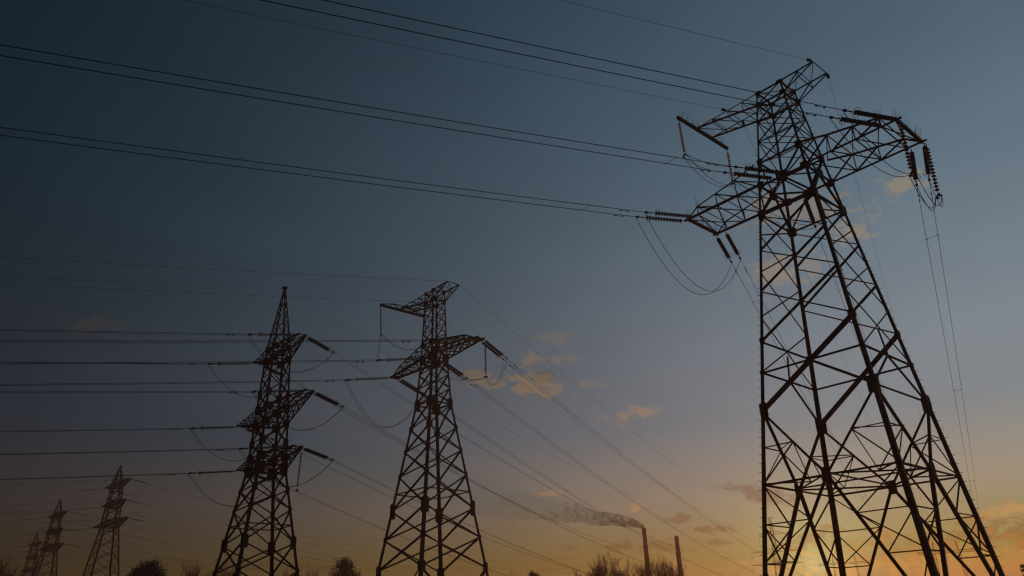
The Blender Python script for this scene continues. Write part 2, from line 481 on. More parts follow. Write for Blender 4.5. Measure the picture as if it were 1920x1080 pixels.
for sg in (1, -1):
    a = T1.arm(sg, n1, uw1, lambda v: L2z, zt1, .12, .064, True, True, True, .28)
    Geo().box(L(0, sg * 6.34, L2z + .05), (1.6, 0, 0), (0, .07, 0), (0, 0, .09)).obj('end_beam', a, T1.mat)
    T1.spikes(a, [L(u, sg * 6.34, L2z + .12) for u in (-1.4, -.7, 0, .7, 1.4)] + [L(u, sg * 5.6, 24.66) for u in (-1.4, 1.4)], .75, 11 + sg)
aL, bm = bayonet_head(T1, 29.63, 30.5, 2.87, 5.1, .09, .048, -2.75, 2.66, .085, False)
T1.spikes(bm, [L(-2.4 + .55 * k, -5.2, 30.56) for k in range(9)], .7, 5)
for lg in 'AD':       # climbing bolts on two legs
    g_ = Geo(); z = 2.6
    while z < 30:
        p = T1.P(lg, z); o = Vector((SU[lg], -SV[lg], 0)).normalized()
        g_.tube([p, p + o * .14], .011, 4); z += .42
    g_.obj('step_bolts', T1.o, T1.mat, 'stuff')

T2 = Tower('lattice_tower', -8.98, 79.49, R(40.96), [(0, 5.0), (24.0, 1.43), (29.17, 1.10), (37.4, .83)], M_STEEL2)
tag(T2.o, 'middle-sized lattice pylon with a hanging jumper beam, left of the twin chimneys', 'pylon', 'pylons of the power lines')
T2.legs([0, 7.15, 24.0, 29.17, 37.4], [.34, .32, .24, .19, .13])
Z2 = [29.17, 27.4, 25.8, 24.0, 21.37, 18.93, 16.35, 12.92, 10.07, 7.15]
for i in range(len(Z2) - 1):
    k = i / 8
    for f in FACES: T2.xpanel(f, Z2[i + 1], Z2[i], .13 + .04 * k, .11 + .03 * k)
for f in FACES:
    a, b, n = f
    M_ = (T2.P(a, 3.4) + T2.P(b, 3.4)) / 2
    for q in (a, b):
        T2.brace(T2.P(q, 7.15), M_, .16, n, .03); T2.brace(M_, T2.P(q, .45), .18, n, .03); T2.brace(M_, T2.P(q, 3.4), .12, n, .05)
T2.ring(14.6, .10); T2.ring(24.0, .14); T2.ring(29.17, .14); T2.ring(30.94, .12)
for lg in 'ABCD':
    for z, a, b in ((24.0, .36, .6), (21.37, .26, .3), (12.92, .32, .75), (18.93, .2, .25), (16.35, .2, .25), (29.17, .42, .5), (30.94, .3, .35), (36.14, .24, .25), (37.3, .2, .2), (7.15, .3, .5), (10.07, .2, .25)):
        T2.gusset(lg, z, a, b)
for f in FACES:
    T2.xpanel(f, 29.17, 30.94, .12, .12)
    for z0, z1 in ((30.94, 32.3), (32.3, 33.6), (33.6, 34.9), (34.9, 36.14), (36.14, 37.3)): T2.xpanel(f, z0, z1, .09, .08)
T2.ring(36.14, .11); T2.ring(37.3, .10)
n2 = [1.05, 2.4, 3.7, 5.0, 6.4, 7.5, 8.1]
zt2 = lambda v: 30.94 - (v - 1.05) * .17 if v < 6.41 else 30.03 - (v - 6.4) * .48
for sg in (1, -1):
    a = T2.arm(sg, n2, lin_(1.05, 1.09, 8.1, .42), lambda v: 29.17, zt2, .22, .085, True, True, True, .4)
    Geo().box(L(0, sg * 8.15, 29.2), (.55, 0, 0), (0, .09, 0), (0, 0, .12)).obj('end_beam', a, T2.mat)
bayonet_head(T2, 36.14, 37.3, 3.6, 6.4, .15, .075, -3.4, 3.05, .12, True)

def barrel_tower(T, arms, zs_x, zpk, joined=False):
    """double circuit anchor tower: three crossarms and a pointed peak; arms = (z bottom, z top, length)"""
    zt = arms[0][1]
    for i in range(len(zs_x) - 1):
        k = i / len(zs_x)
        for f in FACES: T.xpanel(f, zs_x[i + 1], zs_x[i], .11 + .05 * k, .10 + .04 * k)
    for i in range(6):
        z0, z1 = zt + (zpk - zt) * i / 6.4, zt + (zpk - zt) * (i + 1) / 6.4
        for f in FACES: T.xpanel(f, z0, z1, .075, .065)
    for zb, ztp, ln in arms:
        w0 = T.w(ztp)
        T.ring(zb, .13); T.ring(ztp, .13)
        k = max(3, int(ln / 1.5)); nodes = [w0 + (ln - w0) * i / k for i in range(k + 1)]
        for sg in (1, -1):
            T.arm(sg, nodes, lin_(w0, w0, ln, .42), lin_(w0, zb, ln, ztp - .12), lambda v: ztp, .17, .07, True, True, True, .15)
T3 = Tower('lattice_tower', -25.36, 75.87, R(40.74), [(0, 4.07), (16.79, 1.503), (29.74, .985), (36.95, .09)], M_STEEL2)
tag(T3.o, 'lattice pylon with three pairs of crossarms and a pointed peak, far from the sunset', 'pylon', 'pylons of the power lines')
T3.legs([0, 16.79, 29.74, 36.95], [.33, .24, .17, .07])
A3 = [(28.43, 29.74, 5.65), (21.47, 23.1, 8.5), (16.79, 18.0, 7.0)]
barrel_tower(T3, A3, [29.74, 28.43, 26.5, 24.64, 23.1, 21.47, 19.52, 18.0, 16.79, 14.81, 12.89, 9.74, 7.16, 3.9, .5], 36.95)
T3.ring(11.4, .10)
for lg in 'ABCD':
    for z, a, b in ((29.74, .34, .36), (28.43, .34, .4), (24.64, .24, .4), (23.1, .38, .45), (21.47, .36, .45), (19.52, .28, .4), (18.0, .38, .45), (16.79, .42, .62), (14.81, .22, .28), (12.89, .18, .22), (9.74, .3, .6), (7.16, .2, .25)):
        T3.gusset(lg, z, a, b)
Geo().box((0, 0, 36.98), (.22, 0, 0), (0, .22, 0), (0, 0, .12)).obj('peak_cap', T3.o, T3.mat)

FARLAB = ['tall slim pylon with a pointed peak, third pylon from the dark end of the row',
          'small pylon with a pointed peak between a smaller one and a taller one',
          'smallest pointed pylon, standing at the dark end of the row']
FAR = []
for (x, y, dist, lab) in ((226.5, 872, 230, FARLAB[0]), (114, 935, 294, FARLAB[1]), (71, 996, 386, FARLAB[2])):
    p = survey(x, y, dist); zpk = p.z
    T = Tower('lattice_tower', p.x, p.y, R(45), [(0, 5.6), (28.3, 1.95), (40.3, 1.15), (zpk, .12)], M_STEEL2)
    tag(T.o, lab, 'pylon', 'pylons of the power lines')
    T.legs([0, 28.3, 40.3, zpk], [.42, .34, .28, .16])
    T.join = Geo()
    zx = [40.3, 39.1, 37, 35.2, 34, 32, 30.2, 29, 26.4, 23.5, 20.4, 17, 13.4, 9.6, 5.2, .5]
    arms = [(39.1, 40.3, 9.0), (34.0, 35.2, 8.0), (29.0, 30.2, 12.0)]
    for i in range(len(zx) - 1):
        for f in FACES: T.xpanel(f, zx[i + 1], zx[i], .15, .13)
    for i in range(5):
        z0, z1 = 40.3 + (zpk - 40.3) * i / 5.4, 40.3 + (zpk - 40.3) * (i + 1) / 5.4
        for f in FACES: T.xpanel(f, z0, z1, .10, .09)
    for zb, ztp, ln in arms: T.ring(zb, .2); T.ring(ztp, .2)
    T.join.obj('bracing', T.o, T.mat, 'stuff'); 
    for zb, ztp, ln in arms:
        w0 = T.w(ztp)
        for sg in (1, -1):
            T.join = Geo()
            T.arm(sg, [w0 + (ln - w0) * i / 4 for i in range(5)], lin_(w0, w0, ln, .4), lin_(w0, zb, ln, ztp - .12), lambda v, ztp=ztp: ztp, .24, .11, True, True, True, .2)
            T.join.obj('crossarm', T.o, T.mat)
    T.join = None
    T.arms = arms; T.zpk = zpk
    FAR.append(T)

# ---- distant suspension pylons
def mast(g_, p0, p1, w0, w1, n, s_):
    p0, p1 = Vector(p0), Vector(p1); ax = (p1 - p0).normalized()
    a = ax.cross(Vector((0, 1, 0)) if abs(ax.y) < .9 else Vector((1, 0, 0))).normalized(); b = ax.cross(a)
    def c(t, i, j): q = p0.lerp(p1, t); w_ = w0 + (w1 - w0) * t; return q + a * w_ * i + b * w_ * j
    cs = [(-1, -1), (1, -1), (1, 1), (-1, 1)]
    for i, j in cs: g_.tube([c(0, i, j), c(1, i, j)], s_, 4)
    for k in range(n):
        t0, t1 = k / n, (k + 1) / n
        for q in range(4):
            (i, j), (i2, j2) = cs[q], cs[(q + 1) % 4]
            g_.tube([c(t0, i, j), c(t1, i2, j2)], s_ * .6, 3, False)
            g_.tube([c(t1, i, j), c(t1, i2, j2)], s_ * .5, 3, False)
def string_mesh():
    prof = []; n = 13; pitch = .173
    for k in range(n):
        z = -.30 - k * pitch
        prof += [(.022, z), (.045, z - .012), (.05, z - .045), (.07, z - .05), (.132, z - .078), (.130, z - .090), (.05, z - .078), (.024, z - .085), (.024, z - .172)]
    d = mesh('disc_stack', *(lambda q: (q.v, q.f))(Geo().lathe(prof, 12)), smooth=True); d.materials.append(M_GLASS)
    r = Geo().torus(.25, .011, (0, 0, -2.42), 22, 5)
    r.tube([(-.25, 0, -2.42), (0, 0, -2.52)], .008, 4); r.tube([(.25, 0, -2.42), (0, 0, -2.52)], .008, 4)
    r = mesh('grading_ring', r.v, r.f); r.materials.append(M_FIT)
    l = Geo().tube([(0, 0, 0), (0, 0, -.30)], .016, 6); l.tube([(0, 0, -.06), (0, 0, -.12)], .035, 6); l.tube([(0, 0, -.2), (0, 0, -.26)], .032, 6)
    l = mesh('link', l.v, l.f); l.materials.append(M_FIT)
    c = Geo().tube([(0, 0, -2.5), (0, 0, -2.66), (0, 0, -2.72), (0, 0, -2.95), (0, 0, -3.02), (0, 0, -3.12), (0, 0, -3.2)], [.016, .02, .04, .026, .075, .075, .022], 8)
    c = mesh('clamp', c.v, c.f); c.materials.append(M_FIT)
    y = Geo().tube([(0, 0, -2.5), (0, 0, -2.72)], .02, 6); y.box((0, 0, -2.72), (.16, 0, 0), (0, .03, 0), (0, 0, .05))
    for q in (-.15, .15): y.tube([(q, -.12, -2.8), (q, .12, -2.8)], .04, 6); y.tube([(q, 0, -2.72), (q, 0, -2.8)], .02, 5)
    y = mesh('yoke', y.v, y.f); y.materials.append(M_FIT)
    return d, r, l, c, y
DISC, RING, LINK, CLAMP, YOKE = string_mesh()
def string(P, direction, k, label, group, ring=True, length=3.2):
    """insulator string hanging from P along direction, k = scale; returns the clamp end"""
    d = Vector(direction).normalized()
    o = empty('insulator_string', P); o.rotation_mode = 'QUATERNION'
    o.rotation_quaternion = (-d).to_track_quat('Z', 'Y'); o.scale = (k * .86, k * .86, k) if k < 1.3 else (k * .70, k * .70, k)
    hang = abs(d.z) > .8
    if hang: o.scale = (k * .76, k * .76, k)
    if hang: length = 2.78
    for nm, me in (('disc_stack', DISC), ('link', LINK), ('yoke', YOKE) if hang else ('clamp', CLAMP)) + ((('grading_ring', RING),) if ring else ()):
        link(nm, me, o)
    tag(o, label, 'insulator', group)
    return Vector(P) + d * (length * k)

def cable(pts, r_, name, label, cat, group, k=5, extra=None):
    p0 = Vector(pts[0])
    o = Geo().tube([Vector(p) - p0 for p in pts], r_, k).obj(name, None, M_WIRE)
    o.location = p0
    if label: tag(o, label, cat, group)
    return o
def span_pts(P0, P1, sag, n=40, t1=1.0):
    P0, P1 = Vector(P0), Vector(P1); out = []
    for i in range(n + 1):
        t = t1 * (i / n)
        p = P0.lerp(P1, t); p.z -= 4 * sag * t * (1 - t); out.append(p)
    return out
def damper(o, P, d, k=1.0):
    """small vibration damper under the wire o at P"""
    d = Vector(d).normalized(); dn = Vector((0, 0, -1)); P = Vector(P) - o.location
    g_ = Geo(); c = P + dn * .07 * k
    g_.tube([P, c], .012 * k, 4); g_.tube([c - d * .22 * k, c + d * .22 * k], .008 * k, 4)
    for s_ in (-1, 1): g_.tube([c + d * s_ * .13 * k, c + d * s_ * .26 * k], [.024 * k, .034 * k], 6)
    g_.obj('vibration_damper', o, M_FIT)
def spacer(o, P, Q):
    P, Q = Vector(P) - o.location, Vector(Q) - o.location
    g_ = Geo().tube([P, Q], .012, 4)
    for p in (P, Q): g_.tube([p - Vector((.05, 0, 0)), p + Vector((.05, 0, 0))], .03, 5)
    g_.obj('spacer', o, M_FIT)
def az(deg, slope): return Vector((math.sin(R(deg)), math.cos(R(deg)), -slope)).normalized()

def portal(name, center, azd, zarm, zpk, half, lab):
    """portal suspension pylon: two lattice legs, a long crossbeam, two earth wire peaks"""
    o = empty(name, (center[0], center[1], 0), R(90 - azd)); tag(o, lab, 'pylon', 'distant suspension pylons')
    q = half * .42
    for s_ in (-1, 1):
        g_ = Geo(); mast(g_, (0, s_ * (q + 1.2), 0), (0, s_ * q, zarm), .55, .4, 12, .07); g_.obj('leg', o, M_STEEL2)
        g_ = Geo(); mast(g_, (0, s_ * q, zarm + .8), (0, s_ * (q - .3), zpk), .35, .06, 4, .06); g_.obj('peak', o, M_STEEL2)
    g_ = Geo(); mast(g_, (0, -half, zarm + .35), (0, half, zarm + .35), .42, .42, 16, .06); g_.obj('crossbeam', o, M_STEEL2)
    c, n = math.cos(R(90 - azd)), math.sin(R(90 - azd))
    return lambda x, y, z: Vector((center[0] + x * c - y * n, center[1] + x * n + y * c, z))
p9 = portal('portal_pylon', (159.8, 300.0), 28.8, 22.2, 26.4, 9.8, 'distant portal pylon with a long crossbeam, seen between the legs of the nearest pylon')
p8c = survey(1584, 1057, 500)
p8 = portal('portal_pylon', (p8c.x, p8c.y), 27.0, 29.3, 34.9, 14.5, 'faint twin-peaked portal pylon in the glow of the sun')
p7 = survey(1443, 971, 370)
o7 = empty('suspension_pylon', (p7.x, p7.y, 0), R(90 - 26.4)); tag(o7, 'faint slender pylon with three levels of arms, by the sunset glow', 'pylon', 'distant suspension pylons')
g_ = Geo(); mast(g_, (0, 0, 0), (0, 0, 22), 2.6, 1.1, 8, .10); mast(g_, (0, 0, 22), (0, 0, 41), 1.1, .5, 14, .08); g_.obj('mast', o7, M_STEEL2)
g_ = Geo(); mast(g_, (0, 0, 41), (0, 0, 43.2), .5, .3, 2, .07); g_.tube([(0, -2.0, 43.2), (0, 2.0, 43.2)], .08, 4); g_.obj('peak', o7, M_STEEL2)
for zz, hl in ((36.1, 6.0), (28.7, 10.3), (23.4, 11.0)):
    for s_ in (-1, 1):
        g_ = Geo()
        for x in (-.5, .5): g_.tube([(x, 0, zz), (0, s_ * hl, zz + .1)], .07, 4); g_.tube([(x, 0, zz + 1.5), (0, s_ * hl, zz + .15)], .06, 4)
        for k in range(1, 5):
            t = k / 5; g_.tube([(.5 * (1 - t), s_ * hl * t, zz), (-.5 * (1 - t), s_ * hl * t, zz + 1.5 * (1 - t))], .04, 3, False)
        g_.obj('crossarm', o7, M_STEEL2)
c7, n7 = math.cos(R(90 - 26.4)), math.sin(R(90 - 26.4))
P7 = lambda x, y, z: Vector((p7.x + x * c7 - y * n7, p7.y + x * n7 + y * c7, z))

# ------------------------------------------------------------------ strings, wires and jumpers
SPAN = 260.0
def near_wire(P, azd, slope, r_, lab, grp, n=44, cut=1.0):
    d = Vector((math.sin(R(azd)), math.cos(R(azd)), 0))
    pts = span_pts(P, P + d * SPAN, slope * SPAN / 4, n, cut)
    return cable(pts, r_, 'power_cable', lab, 'cable', grp), pts
def pt_at(pts, dist):
    acc = 0
    for a, b in zip(pts, pts[1:]):
        l = (b - a).length
        if acc + l >= dist: return a.lerp(b, (dist - acc) / l), (b - a).normalized()
        acc += l
    return pts[-1], (pts[-1] - pts[-2]).normalized()
def jumper(points, sags, r_, lab, grp, off):
    pts = []
    for i, s_ in enumerate(sags):
        q = span_pts(points[i] + off, points[i + 1] + off, s_, 14)
        pts += q if i == 0 else q[1:]
    return cable(pts, r_, 'jumper_cable', lab, 'cable', grp)

def anchor_line(T, k, aN, slN, aF, tipu, tipv, ztip, midu, far, r_, sagF, tname, gname, ends, side_strings, beam_pts, lowsag, half=.2):
    """strings, conductors and jumpers of one three phase anchor tower"""
    phase = (('left', -1), ('middle', 0), ('right', 1))
    vax = Vector((math.sin(T.yaw), -math.cos(T.yaw), 0))
    for i, (nm, sg) in enumerate(phase):
        nears, fars = [], []
        where = {'left': 'dark-side lower arm', 'middle': 'waist', 'right': 'sunset-side lower arm'}[nm]
        for j, dv in enumerate((-half, half)):
            v = sg * tipv + dv * k; hi = ('lower', 'upper')[j]; lr = ('left', 'right')[j]
            un, uf = (-tipu, tipu) if sg else (-midu, midu)
            Pn = T.W(un, v, ztip); Pf = T.W(uf, v, ztip)
            nears.append(string(Pn, az(aN, slN + .03), k, f'{hi} of two level glass insulator strings, {tname} pylon, {where}', f'{gname} level strings'))
            fars.append(string(Pf, az(aF, slN + .05), k, f'{lr} one of two slanting insulator strings, {tname} pylon, {where}', f'{gname} slanting strings'))
        wires = []
        for j in range(2):
            hi = ('lower', 'upper')[j]; lr = ('left', 'right')[j]
            o, pts = near_wire(nears[j], aN, slN, r_, f'{hi} of two black cables leaving towards the dark side, {tname} pylon, {where}', f'{gname} cables to the dark side')
            p, d = pt_at(pts, 1.0 * k + .25 * j); damper(o, p, d, k)
            wires.append((o, pts))
            q, sagq = ends[i][j], sagF
            fp = span_pts(fars[j], q, sagq, 40)
            o2 = cable(fp, r_ * .75, 'power_cable', f'{lr} one of two cables falling towards the sunset, {tname} pylon, {where}', 'cable', f'{gname} cables to the sunset')
            p, d = pt_at(fp, 1.0 * k + .25 * j); damper(o2, p, d, k)
            if j == 0: f0 = fp; fo = o2
        for dist in (3.6,):
            spacer(wires[0][0], pt_at(wires[0][1], dist)[0], pt_at(wires[1][1], dist)[0])
        for dist in (6, 34, 70):
            spacer(fo, pt_at(f0, dist)[0], pt_at(fp, dist)[0])
        # jumper past the tower
        for j in range(2):
            off = vax * 0.0
            if nm == 'left':
                jumper([nears[j], fars[j]], [lowsag], r_ * .9, f'slack paired jumper cable looping below the {tname} pylon, {where}', f'{gname} jumper loop, left', off)
            elif nm == 'middle':
                b1, b2 = beam_pts; o_ = Vector((0, 0, -.02)) + (b2 - b1).normalized().cross(Vector((0, 0, 1))) * (.15 if j else -.15)
                jumper([nears[j], b1 + o_, b2 + o_, fars[j]], [.2 * k, .7 * k, 1.0 * k], r_ * .9, f'paired jumper cable under the jumper beam of the {tname} pylon', f'{gname} jumper, middle', off)
            else:
                pts = [nears[j]] + [q + vax * (.15 if j else -.15) for q in side_strings] + [fars[j]]
                jumper(pts, [1.0 * k] * (len(pts) - 1), r_ * .9, f'paired jumper cable held by hanging strings, {tname} pylon, {where}', f'{gname} jumper, right', off)

# tower one
ends1 = [[p9(0, y + d_, 18.9) for d_ in (.2, -.2)] for y in (9.3, 0, -9.3)]
b1 = string(T1.W(-2.68, -5.22, 30.38), (0.03, .02, -1), .98, 'insulator string under the near end of the jumper beam, nearest pylon', None, False)
b2 = string(T1.W(2.6, -5.22, 30.38), (0.0, .02, -1), .98, 'insulator string under the far end of the jumper beam, nearest pylon', None, False)
s1 = string(T1.W(-1.65, 6.52, 23.9), (-.05, 0, -1), 1.15, 'hanging insulator string on the outer corner of the sunset-side arm, nearest pylon', None, False)
s2 = string(T1.W(1.5, 6.52, 23.9), (-.06, 0, -1), 1.17, 'outermost hanging insulator string beside the falling cables, nearest pylon', None, False)
anchor_line(T1, 1.14, -112.3, .06, 28.6, 1.55, 6.1, 23.95, 1.5, None, .019, 8.0, 'nearest', 'nearest pylon', ends1, [s1, s2], (b1, b2), 3.6, .3)
for v, zz, q, nm in ((2.87, 30.5, -1, 'sunset-side'), (-2.87, 30.5, 1, 'dark-side')):
    for u, azd in ((-.85, -112.3), (.85, 28.6)):
        P = T1.W(u, v, zz)
        if u < 0:
            o, pts = near_wire(P, azd, .055, .009, f'thin earth wire leaving towards the dark side, {nm} top of the nearest pylon', None)
        else:
            pts = span_pts(P, p9(0, q * 3.8, 26.4), 6.5, 40)
            o = cable(pts, .008, 'earth_wire', f'hair-thin earth wire falling towards the sunset, {nm} top of the nearest pylon', 'cable', None)
        o.name = 'earth_wire'
        p, d = pt_at(pts, .25)
        g_ = Geo().tube([p - d * .12 - o.location, p + d * .12 - o.location], [.09, .09], 10); g_.obj('disc', o, M_GLASS)

# tower two
ends2 = [[p8(0, y + d_, 25.5) for d_ in (.25, -.25)] for y in (14, 0, -14)]
c1 = string(T2.W(-3.35, -6.5, 37.1), (0.05, .02, -1), 1.28, 'insulator string hanging from the outer end of the jumper beam, middle-sized pylon', None, False)
c2 = string(T2.W(3.0, -6.5, 37.1), (0.05, .02, -1), 1.28, 'insulator string hanging from the inner end of the jumper beam, middle-sized pylon', None, False)
c3 = string(T2.W(.6, 8.45, 29.1), (0, .02, -1), 1.46, 'insulator string hanging from the tip of the sunset-side arm, middle-sized pylon', None, False)
anchor_line(T2, 1.68, -103.0, .058, 26.6, .42, 8.1, 29.15, 1.1, None, .025, 15.0, 'middle-sized', 'middle-sized pylon', ends2, [c3], (c1, c2), 4.9, .15)
for v, q, nm in ((3.6, -1, 'sunset-side'), (-3.6, 1, 'dark-side')):
    o, pts = near_wire(T2.W(-.85, v, 37.3), -108.0, .058, .013, f'thin earth wire leaving towards the dark side, {nm} top of the middle-sized pylon', None); o.name = 'earth_wire'
    cable(span_pts(T2.W(.85, v, 37.3), p8(0, q * 6, 34.9), 12, 40), .012, 'earth_wire', f'thin earth wire falling towards the sunset, {nm} top of the middle-sized pylon', 'cable', None)

# tower three: two circuits on three levels
lev = (('top', A3[0], 36.1, 6.0), ('middle', A3[1], 28.7, 10.3), ('lowest', A3[2], 23.4, 11.0))
for li, (nm, (zb, zt_, ln), z7, h7) in enumerate(lev):
    for sg, sd in ((-1, 'dark-side'), (1, 'sunset-side')):
        ends = []
        for j, dv in enumerate((-.2, .2)):
            Pn, Pf = T3.W(-.42, sg * (ln - .1) + dv, zt_ - .15), T3.W(.42, sg * (ln - .1) + dv, zt_ - .15)
            lab = f'{nm} {sd} arm, three-armed pylon'; hi = ('lower', 'upper')[j]; lr = ('left', 'right')[j]
            en = string(Pn, az(-107, .07), 1.5, f'{hi} of two level insulator strings on the {lab}', 'level strings of the three-armed pylon')
            ef = string(Pf, az(26.5, .09), 1.45, f'{lr} one of two slanting insulator strings on the {lab}', 'slanting strings of the three-armed pylon')
            o, pts = near_wire(en, -107, .06, .020, f'{hi} of two cables leaving towards the dark side, {lab}', 'dark-side cables of the three-armed pylon')
            p, d = pt_at(pts, 1.5 + .3 * j); damper(o, p, d, 1.3)
            pf = span_pts(ef, P7(0, -sg * h7 + dv, z7 - 3.6), 13.0, 40)
            cable(pf, .015, 'power_cable', f'{lr} one of two cables falling towards the sunset, {lab}', 'cable', 'sunset cables of the three-armed pylon')
            jumper([en, ef], [3.0], .018, f'slack jumper loop under the {lab}', f'jumper loops, {nm} {sd} arm', Vector((0, 0, 0)))
string(T3.W(.45, 6.9, 17.8), (-.03, 0, -1), 1.4, 'long hanging insulator string on the lowest sunset-side arm, three-armed pylon', None, False)
o, pts = near_wire(T3.W(0, 0, 36.95), -107, .055, .012, 'thin earth wire leaving towards the dark side, peak of the three-armed pylon', None); o.name = 'earth_wire'
cable(span_pts(T3.W(0, 0, 36.95), P7(0, 0, 43.2), 11, 40), .011, 'earth_wire', 'thin earth wire falling towards the sunset, peak of the three-armed pylon', 'cable', None)

# far pylons: strings and single wires
for ti, T in enumerate(FAR):
    what = ['third pylon from the dark end', 'second pylon from the dark end', 'pylon at the dark end'][ti]
    for li, (zb, zt_, ln) in enumerate(T.arms):
        if ti == 2 and li == 2: continue
        nm = ('top', 'middle', 'lowest')[li]
        for sg, sd in ((-1, 'dark-side'), (1, 'sunset-side')):
            Pn, Pf = T.W(-.5, sg * ln, zt_ - .2), T.W(.5, sg * ln, zt_ - .2)
            en = string(Pn, az(-103, .08), 1.7, f'level insulator string on the {nm} {sd} arm, {what}', None, False)
            ef = string(Pf, az(30, .10), 1.7, f'slanting insulator string on the {nm} {sd} arm, {what}', None, False)
            near_wire(en, -103, .05, .028, f'faint cable towards the dark side, {nm} {sd} arm, {what}', None, 24)
            d = Vector((math.sin(R(30)), math.cos(R(30)), 0))
            cable(span_pts(ef, ef + d * 300, 9, 24), .026, 'power_cable', f'faint cable towards the sunset, {nm} {sd} arm, {what}', 'cable', None)
            if ti < 2: jumper([en, ef], [3.4], .022, f'slack jumper loop under the {nm} {sd} arm, {what}', None, Vector((0, 0, 0)))
# strings of the distant suspension pylons
for y, q in ((9.3, 'dark-side end'), (0, 'centre'), (-9.3, 'sunset-side end')):
    string(p9(0, y, 22.1), (0, 0, -1), 1.0, f'insulator string hanging at the {q} of the portal crossbeam under the nearest pylon', None, False)
for y, q in ((14, 'dark-side end'), (0, 'centre'), (-14, 'sunset-side end')):
    string(p8(0, y, 29.2), (0, 0, -1), 1.15, f'insulator string hanging at the {q} of the faint twin-peaked portal', None, False)
for nm, z7, h7 in (('top', 36.1, 6.0), ('middle', 28.7, 10.3), ('lowest', 23.4, 11.0)):
    for sg, sd in ((1, 'dark-side'), (-1, 'sunset-side')):
        string(P7(0, sg * h7, z7), (0, 0, -1), 1.1, f'insulator string hanging from the {nm} {sd} arm of the faint slender pylon', None, False)

# ------------------------------------------------------------------ chimneys and smoke
def chimney(xt, yt, lab):
    p = survey(xt, yt, 260); h = p.z
    o = empty('chimney', (p.x, p.y, 0)); tag(o, lab, 'chimney', 'tall chimneys on the horizon')
    r0, r1 = 1.12, .60
    prof = [(r0 + (r1 - r0) * t, h * t) for t in (0, .25, .5, .75, 1.0)]
    Geo().lathe(prof + [(r1 * .75, h), (r1 * .75, h - 1.5)], 20).obj('shaft', o, M_CHIM, smooth=False)
    for t in (.62, .8, .965):
        rr = r0 + (r1 - r0) * t
        Geo().lathe([(rr + .02, h * t - .35), (rr + .13, h * t - .3), (rr + .13, h * t + .3), (rr + .02, h * t + .35)], 20).obj('band', o, M_CHIMB)
    g_ = Geo()
    for k in range(60):
        z = 3 + (h - 4) * k / 60; rr = r0 + (r1 - r0) * z / h
        g_.tube([(-.2, -rr - .12, z), (.2, -rr - .12, z)], .02, 3)
    for s_ in (-.2, .2): g_.tube([(s_, -r0 - .12, 2), (s_, -r1 - .12, h)], .025, 4)
    g_.obj('ladder', o, M_STEEL2)
    return p
pc = chimney(1207, 989.5, 'taller brick chimney with smoke drifting from its top')
chimney(1268, 1005, 'shorter brick chimney without smoke, beside the smoking one')

# smoke plume: a growing, uneven body of thin brown smoke drifting from the chimney
path = [(1207, 988), (1196, 983), (1180, 979), (1160, 975), (1135, 973), (1105, 968), (1070, 960), (1030, 953), (985, 948), (935, 944), (885, 938)]
rad = [.62, 1.1, 1.55, 1.9, 2.1, 2.6, 3.2, 4.0, 4.6, 5.0, 5.0]
rr_ = random.Random(3); g_ = Geo(); K_ = 14
pp = [survey(x, y, 260 + i * 1.2) for i, (x, y) in enumerate(path)]
fine, frad = [], []
for i in range(len(pp) - 1):
    for t in range(4):
        fine.append(pp[i].lerp(pp[i + 1], t / 4)); frad.append((rad[i] + (rad[i + 1] - rad[i]) * t / 4))
fine.append(pp[-1]); frad.append(rad[-1] * .6)
vs = []
for i, p in enumerate(fine):
    for j in range(K_):
        a = 2 * math.pi * j / K_
        q = frad[i] * (1 + .22 * math.sin(3 * a + i * .9) * math.sin(i * 1.7))
        vs.append(p - fine[0] + Vector((0, math.cos(a) * q, math.sin(a) * q)))
fs = [(i * K_ + j, i * K_ + (j + 1) % K_, (i + 1) * K_ + (j + 1) % K_, (i + 1) * K_ + j) for i in range(len(fine) - 1) for j in range(K_)]
fs += [tuple(range(K_ - 1, -1, -1)), tuple((len(fine) - 1) * K_ + j for j in range(K_))]
sm = link('smoke', mesh('smoke', vs, fs)); sm.location = fine[0]
sm['kind'] = 'stuff'; tag(sm, 'thin brown smoke plume drifting away from the taller chimney', 'smoke')
mat = bpy.data.materials.new('smoke'); mat.use_nodes = True
t = NT(mat.node_tree); mat.node_tree.nodes.clear()
pv = t.n('ShaderNodeVolumePrincipled'); mo = t.n('ShaderNodeOutputMaterial'); t.link(pv.outputs[0], mo.inputs['Volume'])
pv.inputs['Color'].default_value = (.22, .14, .10, 1); pv.inputs['Anisotropy'].default_value = .2
tc = t.n('ShaderNodeTexCoord'); nz = t.n('ShaderNodeTexNoise'); nz.inputs['Scale'].default_value = .36; nz.inputs['Detail'].default_value = 4
t.link(tc.outputs['Object'], nz.inputs['Vector'])
sx = t.n('ShaderNodeSeparateXYZ'); t.link(tc.outputs['Object'], sx.inputs[0])
dist = t.m('MULTIPLY', sx.outputs['X'], -1 / 68.0, clamp=True)
fall = t.m('POWER', t.m('SUBTRACT', 1.0, dist, clamp=True), .7)
thin = t.m('DIVIDE', .20, t.m('ADD', 1.0, t.m('MULTIPLY', dist, 2.6)))
q0, q1, q2 = [fine[i] - fine[0] for i in (4, 20, 40)]; f0, f1, f2 = [frad[i] for i in (4, 20, 39)]
def quad(a0, a1, a2):                       # curve of the plume's axis and width along x
    x0, x1, x2 = q0.x, q1.x, q2.x
    d1 = (a1 - a0) / (x1 - x0); d2 = ((a2 - a1) / (x2 - x1) - d1) / (x2 - x0)
    X = sx.outputs['X']
    return t.m('ADD', t.m('MULTIPLY', t.m('ADD', t.m('MULTIPLY', t.m('SUBTRACT', X, x1), d2), d1), t.m('SUBTRACT', X, x0)), a0)
